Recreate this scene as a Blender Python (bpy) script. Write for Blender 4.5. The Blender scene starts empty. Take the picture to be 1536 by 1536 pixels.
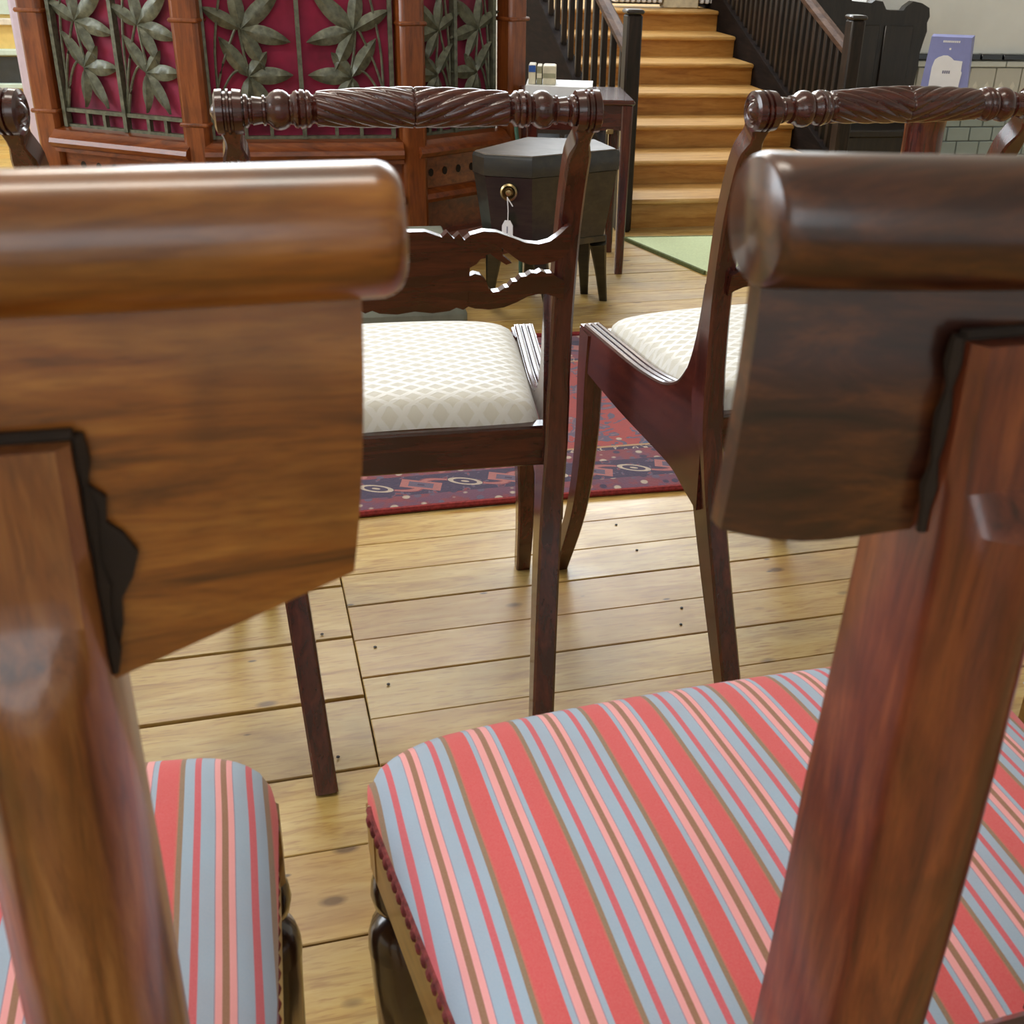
import bpy, math, random
from mathutils import Vector, Matrix
random.seed(7)
S = bpy.context.scene
C = S.collection
R = math.radians

# ------------------------------------------------------------------ camera, world, lights, exposure
cam = bpy.data.cameras.new('camera'); camo = bpy.data.objects.new('camera', cam); C.objects.link(camo)
camo.matrix_world = Matrix.Translation((0, 0, .97)) @ Matrix.Rotation(R(90 - 27.5), 4, 'X') @ Matrix.Rotation(R(1.95), 4, 'Z')
cam.sensor_width = 36; cam.lens = 36 * 1705 / 1536; cam.shift_x = -(842 - 768) / 1536; cam.clip_start = .02
cam.dof.use_dof = True; cam.dof.focus_distance = 1.9; cam.dof.aperture_fstop = 24
S.camera = camo
S.view_settings.view_transform = 'Standard'; S.view_settings.look = 'None'
S.view_settings.gamma = 1; S.view_settings.use_curve_mapping = False
S.view_settings.exposure = -0.08
S.cycles.max_bounces = 4; S.cycles.diffuse_bounces = 3; S.cycles.glossy_bounces = 2; S.cycles.transmission_bounces = 2
S.cycles.caustics_reflective = False; S.cycles.caustics_refractive = False; S.cycles.adaptive_threshold = .03
W = bpy.data.worlds.new('World'); S.world = W; W.use_nodes = True
W.node_tree.nodes['Background'].inputs[0].default_value = (.80, .90, 1, 1)
W.node_tree.nodes['Background'].inputs[1].default_value = 1.0
PHI = R(14)
def room(u, w, z=0):
    return Vector((u * math.cos(PHI) - w * math.sin(PHI), u * math.sin(PHI) + w * math.cos(PHI), z))
def area(name, loc, target, sx, sy, power, col):
    l = bpy.data.lights.new(name, 'AREA'); l.shape = 'RECTANGLE'; l.size = sx; l.size_y = sy
    l.energy = power; l.color = col
    o = bpy.data.objects.new(name, l); C.objects.link(o); o.location = loc
    o.rotation_euler = (Vector(target) - Vector(loc)).to_track_quat('-Z', 'Y').to_euler()
    return o
DAY = (.86, .93, 1.0); WARM = (1.0, .93, .82)
# daylight coming in at the windows (openings are built further down), lamps on the ceiling
LBACK = area('daylight_far_window', room(1.4, 6.45, 2.55), room(.9, 0, .3), 4.4, 1.1, 170, DAY)
LLEFT = area('daylight_left_window', room(-4.25, 2.6, 1.9), room(0, 2.2, .6), 3.4, 1.6, 105, DAY)
LREAR = area('daylight_near_window', room(-1.2, -2.75, 2.0), room(0, 2, .5), 3.2, 1.6, 8, (1, .97, .92))
for i, (u, w) in enumerate(((-.3, 1.0), (-.3, 4.2))):
    area('ceiling_lamp_light', room(u, w, 3.05), room(u, w, 0), 1.5, .35, (17, 52)[i], WARM)

# ------------------------------------------------------------------ helpers
class MB:
    def __init__(s): s.v = []; s.f = []
    def add(s, vs, fs):
        n = len(s.v); s.v += [tuple(a) for a in vs]; s.f += [tuple(i + n for i in f) for f in fs]; return s
    def box(s, c, d, rz=0, bev=0):
        x, y, z = d[0] / 2, d[1] / 2, d[2] / 2
        ca, sa = math.cos(rz), math.sin(rz)
        if bev:
            b = bev
            ring = [(-x + b, -y), (x - b, -y), (x, -y + b), (x, y - b), (x - b, y), (-x + b, y), (-x, y - b), (-x, -y + b)]
            ins = [(-x + b, -y + b)] * 0
            k = 8; vs = []
            def lay(zz, sc):
                for (a, e) in ring:
                    aa = max(-x + b, min(x - b, a)) if sc else a
                    ee = max(-y + b, min(y - b, e)) if sc else e
                    vs.append((aa, ee, zz))
            lay(-z, 1); lay(-z + b, 0); lay(z - b, 0); lay(z, 1)
            fs = [tuple(range(7, -1, -1)), tuple(range(24, 32))]
            for l in range(3):
                for i in range(8): j = (i + 1) % 8; fs.append((l * 8 + i, l * 8 + j, l * 8 + 8 + j, l * 8 + 8 + i))
        else:
            vs = [(-x, -y, -z), (x, -y, -z), (x, y, -z), (-x, y, -z), (-x, -y, z), (x, -y, z), (x, y, z), (-x, y, z)]
            fs = [(3, 2, 1, 0), (4, 5, 6, 7), (0, 1, 5, 4), (1, 2, 6, 5), (2, 3, 7, 6), (3, 0, 4, 7)]
        s.add([(a * ca - e * sa + c[0], a * sa + e * ca + c[1], g + c[2]) for a, e, g in vs], fs); return s
    def prism(s, poly, d0, d1, fn):                    # 2D outline extruded, fn(a, b, depth) -> xyz
        n = len(poly)
        vs = [fn(a, b, d0) for a, b in poly] + [fn(a, b, d1) for a, b in poly]
        s.add(vs, [tuple(range(n - 1, -1, -1)), tuple(range(n, 2 * n))] + [(i, (i + 1) % n, n + (i + 1) % n, n + i) for i in range(n)]); return s
    def rings(s, rs, cap=True, closed=False):          # list of rings with equal counts
        n = len(rs[0]); vs = [p for r in rs for p in r]; fs = []
        m = len(rs)
        for k in range(m if closed else m - 1):
            a, b = k * n, ((k + 1) % m) * n
            for i in range(n): j = (i + 1) % n; fs.append((a + i, a + j, b + j, b + i))
        if cap and not closed: fs += [tuple(range(n - 1, -1, -1)), tuple(range((m - 1) * n, m * n))]
        s.add(vs, fs); return s
    def lathe(s, prof, org=(0, 0, 0), n=24, axis='z', mod=None):   # prof (t, r)
        rs = []
        for t, r in prof:
            ring = []
            for i in range(n):
                a = 2 * math.pi * i / n; rr = r * (mod(t, a) if mod else 1)
                if axis == 'z': p = (rr * math.cos(a), rr * math.sin(a), t)
                elif axis == 'x': p = (t, rr * math.cos(a), rr * math.sin(a))
                else: p = (rr * math.sin(a), t, rr * math.cos(a))
                ring.append((p[0] + org[0], p[1] + org[1], p[2] + org[2]))
            rs.append(ring)
        s.rings(rs); return s
    def sweep(s, pts, wd, hints=(1, 0, 0), cham=.25, n=None):  # rectangular bar with softened edges; wd[i]=(w along hint, d)
        pts = [Vector(p) for p in pts]; h = Vector(hints); rs = []
        for i, p in enumerate(pts):
            t = (pts[min(i + 1, len(pts) - 1)] - pts[max(i - 1, 0)]).normalized()
            sx = (h - t * h.dot(t)).normalized(); nn = t.cross(sx)
            w, d = (wd[i] if isinstance(wd, list) else wd); w /= 2; d /= 2; c = min(w, d) * cham
            q = [(w - c, -d), (w, -d + c), (w, d - c), (w - c, d), (-w + c, d), (-w, d - c), (-w, -d + c), (-w + c, -d)]
            rs.append([tuple(p + sx * a + nn * b) for a, b in q])
        s.rings(rs); return s
    def tube(s, pts, r, n=8):
        pts = [Vector(p) for p in pts]; rs = []; ref = Vector((0, 0, 1))
        for i, p in enumerate(pts):
            t = (pts[min(i + 1, len(pts) - 1)] - pts[max(i - 1, 0)]).normalized()
            rf = ref if abs(t.dot(ref)) < .95 else Vector((1, 0, 0))
            a = t.cross(rf).normalized(); b = t.cross(a)
            rr = r[i] if isinstance(r, (list, tuple)) else r
            rs.append([tuple(p + a * rr * math.cos(2 * math.pi * k / n) + b * rr * math.sin(2 * math.pi * k / n)) for k in range(n)])
        s.rings(rs); return s
    def grid(s, fn, nu, nv):
        vs = [fn(i / nu, j / nv) for j in range(nv + 1) for i in range(nu + 1)]
        s.add(vs, [(j * (nu + 1) + i, j * (nu + 1) + i + 1, (j + 1) * (nu + 1) + i + 1, (j + 1) * (nu + 1) + i) for j in range(nv) for i in range(nu)]); return s
    def mesh(s, name, mat, sharp=38):
        me = bpy.data.meshes.new(name); me.from_pydata(s.v, [], s.f); me.materials.append(mat)
        import bmesh
        b = bmesh.new(); b.from_mesh(me); bmesh.ops.recalc_face_normals(b, faces=b.faces); b.to_mesh(me); b.free()
        if sharp:
            me.polygons.foreach_set('use_smooth', [True] * len(me.polygons)); me.set_sharp_from_angle(angle=R(sharp))
        return me
    def build(s, name, mat, parent=None, sharp=38):
        return link(name, s.mesh(name, mat, sharp), parent)
def link(name, me, parent=None, loc=None, rz=0):
    o = bpy.data.objects.new(name, me); C.objects.link(o); o.parent = parent
    if loc is not None: o.location = loc
    o.rotation_euler = (0, 0, rz); return o
def tag(o, label=None, cat=None, group=None, kind=None):
    for k, v in (('label', label), ('category', cat), ('group', group), ('kind', kind)):
        if v: o[k] = v
    return o
def thing(name, label, cat, loc=(0, 0, 0), rz=0, group=None):
    o = bpy.data.objects.new(name, None); C.objects.link(o); o.location = loc; o.rotation_euler = (0, 0, rz)
    o.empty_display_size = .05
    return tag(o, label, cat, group)
def struct(name, loc=(0, 0, 0), rz=0, label=None):
    o = bpy.data.objects.new(name, None); C.objects.link(o); o.location = loc; o.rotation_euler = (0, 0, rz)
    return tag(o, label, kind='structure')
def copy_tree(o, parent=None):
    c = o.copy(); C.objects.link(c); c.parent = parent
    for ch in list(o.children): copy_tree(ch, c)
    return c
def spline(pts, n=6):                                  # Catmull-Rom through control points
    P = [Vector(p) for p in pts]; out = []
    for i in range(len(P) - 1):
        a, b, c, d = P[max(i - 1, 0)], P[i], P[i + 1], P[min(i + 2, len(P) - 1)]
        for k in range(n):
            t = k / n
            out.append(.5 * ((2 * b) + (c - a) * t + (2 * a - 5 * b + 4 * c - d) * t * t + (3 * b - a - 3 * c + d) * t ** 3))
    out.append(P[-1]); return out
def lerp(a, b, t): return a + (b - a) * t

# ------------------------------------------------------------------ materials
def srgb(r, g, b):
    f = lambda c: (c / 255 / 12.92) if c / 255 <= .04045 else ((c / 255 + .055) / 1.055) ** 2.4
    return (f(r), f(g), f(b), 1)
class NT:
    def __init__(s, name):
        s.m = bpy.data.materials.new(name); s.m.use_nodes = True; s.t = s.m.node_tree; s.b = s.t.nodes['Principled BSDF']
    def n(s, typ, **kw):
        nd = s.t.nodes.new(typ)
        for k, v in kw.items():
            if hasattr(nd, k) and k not in nd.inputs: setattr(nd, k, v)
        return nd
    def put(s, sock, v):
        if isinstance(v, bpy.types.NodeSocket): s.t.links.new(v, sock)
        elif v is not None: sock.default_value = v
    def coord(s, kind='Object', scale=(1, 1, 1), rot=(0, 0, 0), loc=(0, 0, 0)):
        c = s.n('ShaderNodeTexCoord'); mp = s.n('ShaderNodeMapping'); s.t.links.new(c.outputs[kind], mp.inputs[0])
        mp.inputs['Location'].default_value = loc; mp.inputs['Rotation'].default_value = rot; mp.inputs['Scale'].default_value = scale
        return mp.outputs[0]
    def xyz(s, v):
        q = s.n('ShaderNodeSeparateXYZ'); s.put(q.inputs[0], v); return q.outputs
    def comb(s, x, y, z):
        q = s.n('ShaderNodeCombineXYZ'); s.put(q.inputs[0], x); s.put(q.inputs[1], y); s.put(q.inputs[2], z); return q.outputs[0]
    def vadd(s, a, b):
        q = s.n('ShaderNodeVectorMath'); q.operation = 'ADD'; s.put(q.inputs[0], a); s.put(q.inputs[1], b); return q.outputs[0]
    def noise(s, v, scale=5, detail=4, rough=.55, dist=0):
        q = s.n('ShaderNodeTexNoise'); s.put(q.inputs['Vector'], v); q.inputs['Scale'].default_value = scale
        q.inputs['Detail'].default_value = detail; q.inputs['Roughness'].default_value = rough; q.inputs['Distortion'].default_value = dist
        return q.outputs['Fac']
    def voro(s, v, scale=5, feat='F1', out='Distance', rnd=1):
        q = s.n('ShaderNodeTexVoronoi'); q.feature = feat; s.put(q.inputs['Vector'], v); q.inputs['Scale'].default_value = scale
        q.inputs['Randomness'].default_value = rnd; return q.outputs[out]
    def ma(s, op, a, b=None, c=None):
        q = s.n('ShaderNodeMath'); q.operation = op; s.put(q.inputs[0], a)
        if b is not None: s.put(q.inputs[1], b)
        if c is not None: s.put(q.inputs[2], c)
        return q.outputs[0]
    def mix(s, f, a, b, blend='MIX'):
        q = s.n('ShaderNodeMix'); q.data_type = 'RGBA'; q.blend_type = blend; s.put(q.inputs[0], f); s.put(q.inputs[6], a); s.put(q.inputs[7], b)
        return q.outputs[2]
    def ramp(s, f, stops, interp='LINEAR'):
        q = s.n('ShaderNodeValToRGB'); s.put(q.inputs[0], f); e = q.color_ramp; e.interpolation = interp
        while len(e.elements) > 1: e.elements.remove(e.elements[-1])
        e.elements[0].position = stops[0][0]; e.elements[0].color = stops[0][1]
        for p, c in stops[1:]:
            k = e.elements.new(p); k.color = c
        return q.outputs[0]
    def bump(s, h, strength=.3, dist=.002):
        q = s.n('ShaderNodeBump'); s.put(q.inputs['Height'], h); q.inputs['Strength'].default_value = strength; q.inputs['Distance'].default_value = dist
        s.t.links.new(q.outputs[0], s.b.inputs['Normal'])
    def rnd(s):
        return s.n('ShaderNodeObjectInfo').outputs['Random']
    def fin(s, col, rough=.5, coat=0, metal=0, spec=.5, coatr=.1, sheen=0):
        s.put(s.b.inputs['Base Color'], col); s.put(s.b.inputs['Roughness'], rough); s.put(s.b.inputs['Metallic'], metal)
        s.put(s.b.inputs['Specular IOR Level'], spec); s.put(s.b.inputs['Coat Weight'], coat); s.put(s.b.inputs['Coat Roughness'], coatr)
        s.put(s.b.inputs['Sheen Weight'], sheen); return s.m
K = lambda v: (v, v, v, 1)
def wood(name, dark, mid, light, axis='x', scale=1.0, rough=.3, coat=.4, streak=.5, spec=.5, coatr=.12, figure=1.0, sap=None):
    m = NT(name); sc = {'x': (1, 9, 9), 'y': (9, 1, 9), 'z': (9, 9, 1)}[axis]
    off = m.comb(m.ma('MULTIPLY', m.rnd(), 13.0), m.ma('MULTIPLY', m.rnd(), 7.0), m.ma('MULTIPLY', m.rnd(), 5.0))
    v = m.vadd(m.coord('Object', sc), off); v2 = m.vadd(m.coord('Object'), off)
    g = m.noise(v, 6 * scale, 4, .62, .6); g2 = m.noise(v, 45 * scale, 2, .6); big = m.noise(v2, 9 * scale * figure, 2, .5, .8)
    col = m.ramp(g, [(.25, dark), (.47, mid), (.72, light)])
    col = m.mix(m.ma('MULTIPLY', m.ramp(big, [(.3, K(1)), (.52, K(0))]), streak), col, dark)
    col = m.mix(m.ma('MULTIPLY', m.ramp(g2, [(.3, K(1)), (.5, K(0))]), .25), col, dark)
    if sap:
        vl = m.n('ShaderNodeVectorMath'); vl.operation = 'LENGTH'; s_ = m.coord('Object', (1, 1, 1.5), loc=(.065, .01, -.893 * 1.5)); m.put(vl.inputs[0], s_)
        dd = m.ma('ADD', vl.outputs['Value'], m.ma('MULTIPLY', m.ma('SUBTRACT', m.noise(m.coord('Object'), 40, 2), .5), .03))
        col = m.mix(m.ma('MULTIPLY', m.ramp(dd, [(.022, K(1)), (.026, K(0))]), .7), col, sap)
    return m.fin(col, rough, coat, spec=spec, coatr=coatr)
def plain(name, col, rough=.5, coat=0, metal=0, var=.12, scale=30, bump=0, spec=.5, sheen=0):
    m = NT(name); v = m.coord('Object'); n = m.noise(v, scale, 4)
    dk = tuple(c * (1 - 2 * var) for c in col[:3]) + (1,); lt = tuple(min(1, c * (1 + var)) for c in col[:3]) + (1,)
    if bump: m.bump(n, bump, .002)
    return m.fin(m.ramp(n, [(.3, dk), (.7, lt)]), rough, coat, metal, spec, sheen=sheen)
def glow(name, col, e):
    m = NT(name); m.put(m.b.inputs['Emission Color'], col); m.b.inputs['Emission Strength'].default_value = e; return m.fin(col, .5)

def board_mat():
    m = NT('pine_floorboard'); r = m.rnd()
    off = m.comb(m.ma('MULTIPLY', r, 31.0), m.ma('MULTIPLY', r, 17.0), 0.0)
    v = m.vadd(m.coord('Object', (1, 8, 8)), off); v2 = m.vadd(m.coord('Object'), off)
    g = m.noise(v, 5, 4, .6, 1.2); g2 = m.noise(v, 30, 2, .55); blot = m.noise(v2, 4.5, 3, .55)
    col = m.ramp(g, [(.28, srgb(158, 116, 54)), (.45, srgb(190, 155, 86)), (.7, srgb(208, 180, 114))])
    col = m.mix(m.ma('MULTIPLY', m.ramp(g2, [(.30, K(1)), (.46, K(0))]), .55), col, srgb(150, 98, 44))
    col = m.mix(m.ma('MULTIPLY', m.ramp(blot, [(.46, K(0)), (.68, K(1))]), .5), col, srgb(150, 132, 110))
    col = m.mix(m.ma('MULTIPLY', m.ma('SUBTRACT', r, .5), .5), col, srgb(190, 128, 52))
    kn = m.voro(m.vadd(m.coord('Object', (6.5, 13, 1)), off), 1.0)
    col = m.mix(m.ma('MULTIPLY', m.ramp(kn, [(.06, K(1)), (.12, K(0))]), .75), col, srgb(84, 56, 34))
    fl = m.voro(m.vadd(m.coord('Object', (9, 22, 1)), off), 1.0)
    col = m.mix(m.ma('MULTIPLY', m.ramp(fl, [(.035, K(1)), (.07, K(0))]), .8), col, srgb(52, 38, 30))
    return m.fin(col, m.ramp(blot, [(.3, K(.30)), (.7, K(.46))]), .12, coatr=.25)
def stripe_mat(name, phase, period=.1035):
    m = NT(name); x = m.xyz(m.coord('Object'))[0]
    wob = m.ma('MULTIPLY', m.ma('SUBTRACT', m.noise(m.coord('Object'), 6, 1), .5), .004)
    t = m.ma('FRACT', m.ma('ADD', m.ma('DIVIDE', m.ma('ADD', m.ma('SUBTRACT', x, phase), wob), period), 40.0))
    t = m.ma('PINGPONG', t, .5)
    red = srgb(208, 72, 76); pink = srgb(234, 158, 160); blue = srgb(150, 174, 196); br = srgb(140, 98, 68); ol = srgb(134, 108, 80); thin = srgb(202, 80, 94); edge = srgb(120, 112, 140)
    c = m.ramp(m.ma('MULTIPLY', t, 2.0), [(0, br), (.034, pink), (.104, edge), (.112, blue), (.272, thin), (.348, blue), (.47, ol), (.53, srgb(196, 92, 78)), (.55, red), (.80, blue), (.862, edge), (.87, pink), (.958, br)], 'CONSTANT')
    w = m.noise(m.coord('Object'), 900, 2); b2 = m.noise(m.coord('Object'), 14, 3)
    c = m.mix(m.ma('MULTIPLY', w, .16), c, srgb(236, 212, 204)); c = m.mix(m.ma('MULTIPLY', m.ramp(b2, [(.4, K(0)), (.8, K(1))]), .14), c, srgb(160, 90, 80))
    m.bump(w, .25, .0005)
    return m.fin(c, .82, spec=.25, sheen=.15)
def lattice_mat():
    m = NT('cream_lattice_fabric'); q = m.xyz(m.coord('Object', (1, 1, 1)))
    x = m.ma('MULTIPLY', q[0], 32.0); y = m.ma('MULTIPLY', q[1], 46.0)
    a = m.ma('PINGPONG', m.ma('ADD', m.ma('ADD', x, y), 50.0), .5); b = m.ma('PINGPONG', m.ma('ADD', m.ma('SUBTRACT', x, y), 50.0), .5)
    l = m.ma('MINIMUM', a, b); k = m.ramp(l, [(.13, K(1)), (.19, K(0))])
    w = m.noise(m.coord('Object'), 500, 2)
    c = m.mix(k, srgb(216, 214, 204), srgb(226, 226, 222)); c = m.mix(m.ma('MULTIPLY', w, .15), c, srgb(200, 190, 165))
    m.bump(m.ma('ADD', k, w), .25, .001)
    return m.fin(c, m.ramp(k, [(0, K(.75)), (1, K(.42))]), spec=.4, sheen=.2)
def rug_mat(L, D):                                    # local x along the length, y across, origin in the centre
    m = NT('persian_rug_wool'); co = m.coord('Object'); q = m.xyz(co); x, y = q[0], q[1]
    ex = m.ma('SUBTRACT', L / 2, m.ma('ABSOLUTE', x)); ey = m.ma('SUBTRACT', D / 2, m.ma('ABSOLUTE', y)); e = m.ma('DIVIDE', m.ma('MINIMUM', ex, ey), .78)
    al = m.ma('ADD', x, y)
    navy = srgb(44, 44, 74); red = srgb(178, 70, 58); rust = srgb(138, 62, 66); cream = srgb(206, 190, 168); blue = srgb(62, 100, 134); pink = srgb(184, 114, 106); slate = srgb(96, 90, 112)
    v1 = m.voro(co, 26); vc = m.voro(co, 26, out='Color'); hue = m.xyz(vc)[0]
    # field: red ground with slate and cream sprigs, blue spandrels at the corners
    spr = m.ramp(m.noise(co, 17, 2, .5, 1.5), [(.50, red), (.53, slate), (.62, srgb(140, 110, 122)), (.66, red)], 'CONSTANT')
    spr = m.mix(m.ramp(v1, [(.12, K(1)), (.2, K(0))]), spr, m.ramp(hue, [(0, slate), (.35, cream), (.5, navy), (.75, pink)], 'CONSTANT'))
    sp = m.ma('GREATER_THAN', m.ma('ADD', m.ma('ABSOLUTE', x), m.ma('ABSOLUTE', y)), .92)
    fb = m.mix(m.ramp(v1, [(.14, K(1)), (.22, K(0))]), blue, m.ramp(hue, [(0, navy), (.4, cream), (.6, rust)], 'CONSTANT'))
    field = m.mix(sp, spr, fb)
    # guard stripes: rust ground, small flowers
    v2 = m.voro(m.coord('Object', (1, 1, 1)), 34, rnd=.55); v2c = m.xyz(m.voro(m.coord('Object'), 34, out='Color', rnd=.55))[1]
    guard = m.mix(m.ramp(v2, [(.22, K(1)), (.3, K(0))]), m.ramp(m.noise(co, 30, 2), [(.45, rust), (.55, srgb(112, 70, 92))]), m.ramp(v2c, [(0, cream), (.25, slate), (.5, navy), (.7, pink), (.85, cream)], 'CONSTANT'))
    # main border: navy ground, scrolling pink vine with cream rosettes
    s = m.ma('FRACT', m.ma('ADD', m.ma('MULTIPLY', al, 1 / .17), 20.0)); s2 = m.ma('ABSOLUTE', m.ma('SUBTRACT', s, .5))
    dd = m.ma('SUBTRACT', e, .125); rr = m.ma('SQRT', m.ma('ADD', m.ma('POWER', m.ma('MULTIPLY', s2, .17), 2.0), m.ma('POWER', dd, 2.0)))
    ros = m.ramp(m.ma('MULTIPLY', rr, 20.0), [(0, cream), (.12, navy), (.34, cream), (.50, navy)], 'CONSTANT')
    s3 = m.ma('FRACT', m.ma('ADD', s, .5)); s4 = m.ma('ABSOLUTE', m.ma('SUBTRACT', s3, .5))
    r3 = m.ma('ADD', m.ma('MULTIPLY', s4, .17), m.ma('ABSOLUTE', dd))
    pal = m.ramp(m.ma('MULTIPLY', r3, 20.0), [(0, navy), (.14, slate), (.5, pink), (.82, navy)], 'CONSTANT')
    vine = m.ma('ABSOLUTE', m.ma('SUBTRACT', dd, m.ma('MULTIPLY', m.ma('SINE', m.ma('MULTIPLY', al, 2 * math.pi / .17)), .026)))
    vn = m.ramp(m.ma('MULTIPLY', vine, 20.0), [(0, pink), (.1, rust), (.17, navy)], 'CONSTANT')
    bw = m.ramp(m.noise(co, 44, 2), [(.52, navy), (.6, slate), (.64, rust), (.68, navy)], 'CONSTANT')
    isn = m.ma('GREATER_THAN', vine, .0086)
    main = m.mix(isn, vn, bw)
    main = m.mix(m.ma('LESS_THAN', r3, .041), main, pal); main = m.mix(m.ma('LESS_THAN', rr, .026), main, ros)
    c = m.mix(m.ma('GREATER_THAN', e, .265), guard, field)
    inner = m.ma('MULTIPLY', m.ma('GREATER_THAN', e, .075), m.ma('LESS_THAN', e, .178)); c = m.mix(inner, c, main)
    ln = m.ma('MULTIPLY', m.ma('GREATER_THAN', e, .258), m.ma('LESS_THAN', e, .268)); c = m.mix(ln, c, srgb(196, 158, 110))
    ln = m.ma('MULTIPLY', m.ma('GREATER_THAN', e, .24), m.ma('LESS_THAN', e, .258)); c = m.mix(ln, c, m.ramp(m.noise(co, 60, 1), [(.45, navy), (.55, cream), (.6, navy)], 'CONSTANT'))
    c = m.mix(m.ma('LESS_THAN', e, .014), c, srgb(176, 52, 50))
    w = m.noise(co, 320, 2); c = m.mix(m.ma('ADD', m.ma('MULTIPLY', w, .35), m.ma('MULTIPLY', m.noise(co, 90, 2), .35)), c, srgb(96, 74, 88)); m.bump(w, .5, .002)
    return m.fin(c, .95, spec=.1, sheen=.2)
def gold_rail(name, dark, mid, light, axis, streak, **kw): return wood(name, dark, mid, light, axis, 1.1, streak=streak, **kw)

M = {}
M['board'] = board_mat()
RW = dict(scale=1.6, rough=.30, coat=.55, coatr=.16)
M['rose_x'] = wood('rosewood_rail', srgb(54, 26, 11), srgb(142, 82, 28), srgb(182, 120, 52), 'x', streak=.5, **RW)  # more golden than the right chair's wood, partly light put into the colour
M['rose_z'] = wood('rosewood_post', srgb(54, 26, 14), srgb(130, 76, 36), srgb(170, 114, 64), 'z', streak=.5, **RW)
M['rosedark_x'] = wood('shaded_dark_rosewood_rail', srgb(22, 11, 9), srgb(60, 29, 19), srgb(104, 58, 28), 'x', streak=.7, sap=srgb(168, 96, 36), **RW)  # darker than the left chair's wood, partly shade put into the colour
M['rosedark_z'] = wood('shaded_dark_rosewood_post', srgb(42, 18, 12), srgb(104, 46, 28), srgb(140, 74, 40), 'z', streak=.5, **RW)
M['ebony'] = wood('dark_turned_leg', srgb(24, 14, 10), srgb(48, 28, 18), srgb(70, 42, 26), 'z', rough=.22, coat=.6)
MH = dict(scale=1.5, rough=.26, coat=.55, streak=.35, coatr=.12)
M['mah_x'] = wood('mahogany_crosswise', srgb(34, 12, 9), srgb(66, 24, 16), srgb(92, 38, 24), 'x', **MH)
M['mah_z'] = wood('mahogany_upright', srgb(36, 12, 10), srgb(70, 26, 19), srgb(96, 40, 28), 'z', **MH)
M['mah_y'] = wood('mahogany_lengthwise', srgb(36, 12, 10), srgb(70, 26, 19), srgb(96, 40, 28), 'y', **MH)
M['oak_z'] = wood('honey_oak_upright', srgb(78, 36, 14), srgb(130, 66, 26), srgb(152, 84, 38), 'z', rough=.35, coat=.3, streak=.25)
M['oak_x'] = wood('honey_oak_crosswise', srgb(78, 34, 14), srgb(126, 62, 25), srgb(150, 82, 36), 'x', rough=.33, coat=.3, streak=.25)
M['oakred'] = wood('red_oak_panel', srgb(66, 26, 12), srgb(110, 50, 24), srgb(134, 68, 34), 'x', rough=.35, coat=.3, streak=.3)
M['bronze'] = plain('patinated_bronze', srgb(104, 106, 88), .36, metal=.2, var=.25, scale=60, bump=.2)
M['velvet'] = plain('crimson_velvet', srgb(150, 24, 64), .8, var=.25, scale=9, sheen=.5)
M['stair_r'] = wood('pine_riser', srgb(146, 92, 36), srgb(186, 132, 62), srgb(206, 156, 84), 'x', .8, rough=.4, coat=.15, streak=.15)
M['stair_t'] = wood('pine_tread', srgb(156, 110, 54), srgb(196, 150, 84), srgb(214, 176, 112), 'x', .8, rough=.4, coat=.15, streak=.12)
M['string'] = wood('matt_dark_string', srgb(14, 10, 9), srgb(26, 19, 16), srgb(40, 29, 24), 'y', rough=.85, coat=0, streak=.3, spec=.08)
M['dark'] = wood('dark_stained_pine', srgb(14, 10, 8), srgb(32, 24, 19), srgb(54, 38, 28), 'z', rough=.5, coat=.1, streak=.3, spec=.3)
M['dark_x'] = wood('dark_stained_beam', srgb(14, 10, 8), srgb(34, 25, 20), srgb(56, 40, 30), 'x', rough=.34, coat=.35, streak=.3)
M['handrail'] = wood('worn_handrail', srgb(50, 34, 26), srgb(84, 60, 46), srgb(108, 82, 64), 'y', rough=.6, coat=0, streak=.3, spec=.15)
M['cell'] = wood('black_lacquered_box', srgb(16, 15, 14), srgb(34, 33, 29), srgb(54, 50, 38), 'x', rough=.3, coat=.4, streak=.3)
M['cellbrown'] = wood('worn_black_side', srgb(22, 20, 14), srgb(46, 42, 28), srgb(74, 60, 34), 'x', rough=.34, coat=.35, streak=.3)
M['celltop'] = plain('grey_lid_panel', srgb(92, 84, 76), .4, var=.2, scale=20)  # lid panel coloured paler than the rest of the box
M['brass'] = plain('aged_brass', srgb(170, 150, 110), .28, metal=1, var=.1)
M['tagw'] = plain('white_card', srgb(238, 238, 240), .6, var=.02)
M['ink'] = plain('grey_ink', srgb(130, 130, 150), .7, var=.05)
M['white'] = plain('white_paint', srgb(232, 234, 236), .5, var=.03)
M['wall'] = plain('cream_wall_paint', srgb(246, 247, 242), .75, var=.03, scale=4)
M['ceil'] = plain('white_ceiling_paint', srgb(236, 234, 228), .8, var=.02, scale=4)
M['tile'] = plain('pale_green_glaze', srgb(176, 190, 184), .12, coat=.3, var=.05, scale=8)
M['tileb'] = plain('cream_glaze', srgb(228, 230, 218), .15, coat=.3, var=.04, scale=8)
M['tileblack'] = plain('black_glaze', srgb(16, 22, 30), .08, coat=.5, var=.1)
M['grout'] = plain('grey_grout', srgb(150, 152, 148), .85, var=.06)
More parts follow.
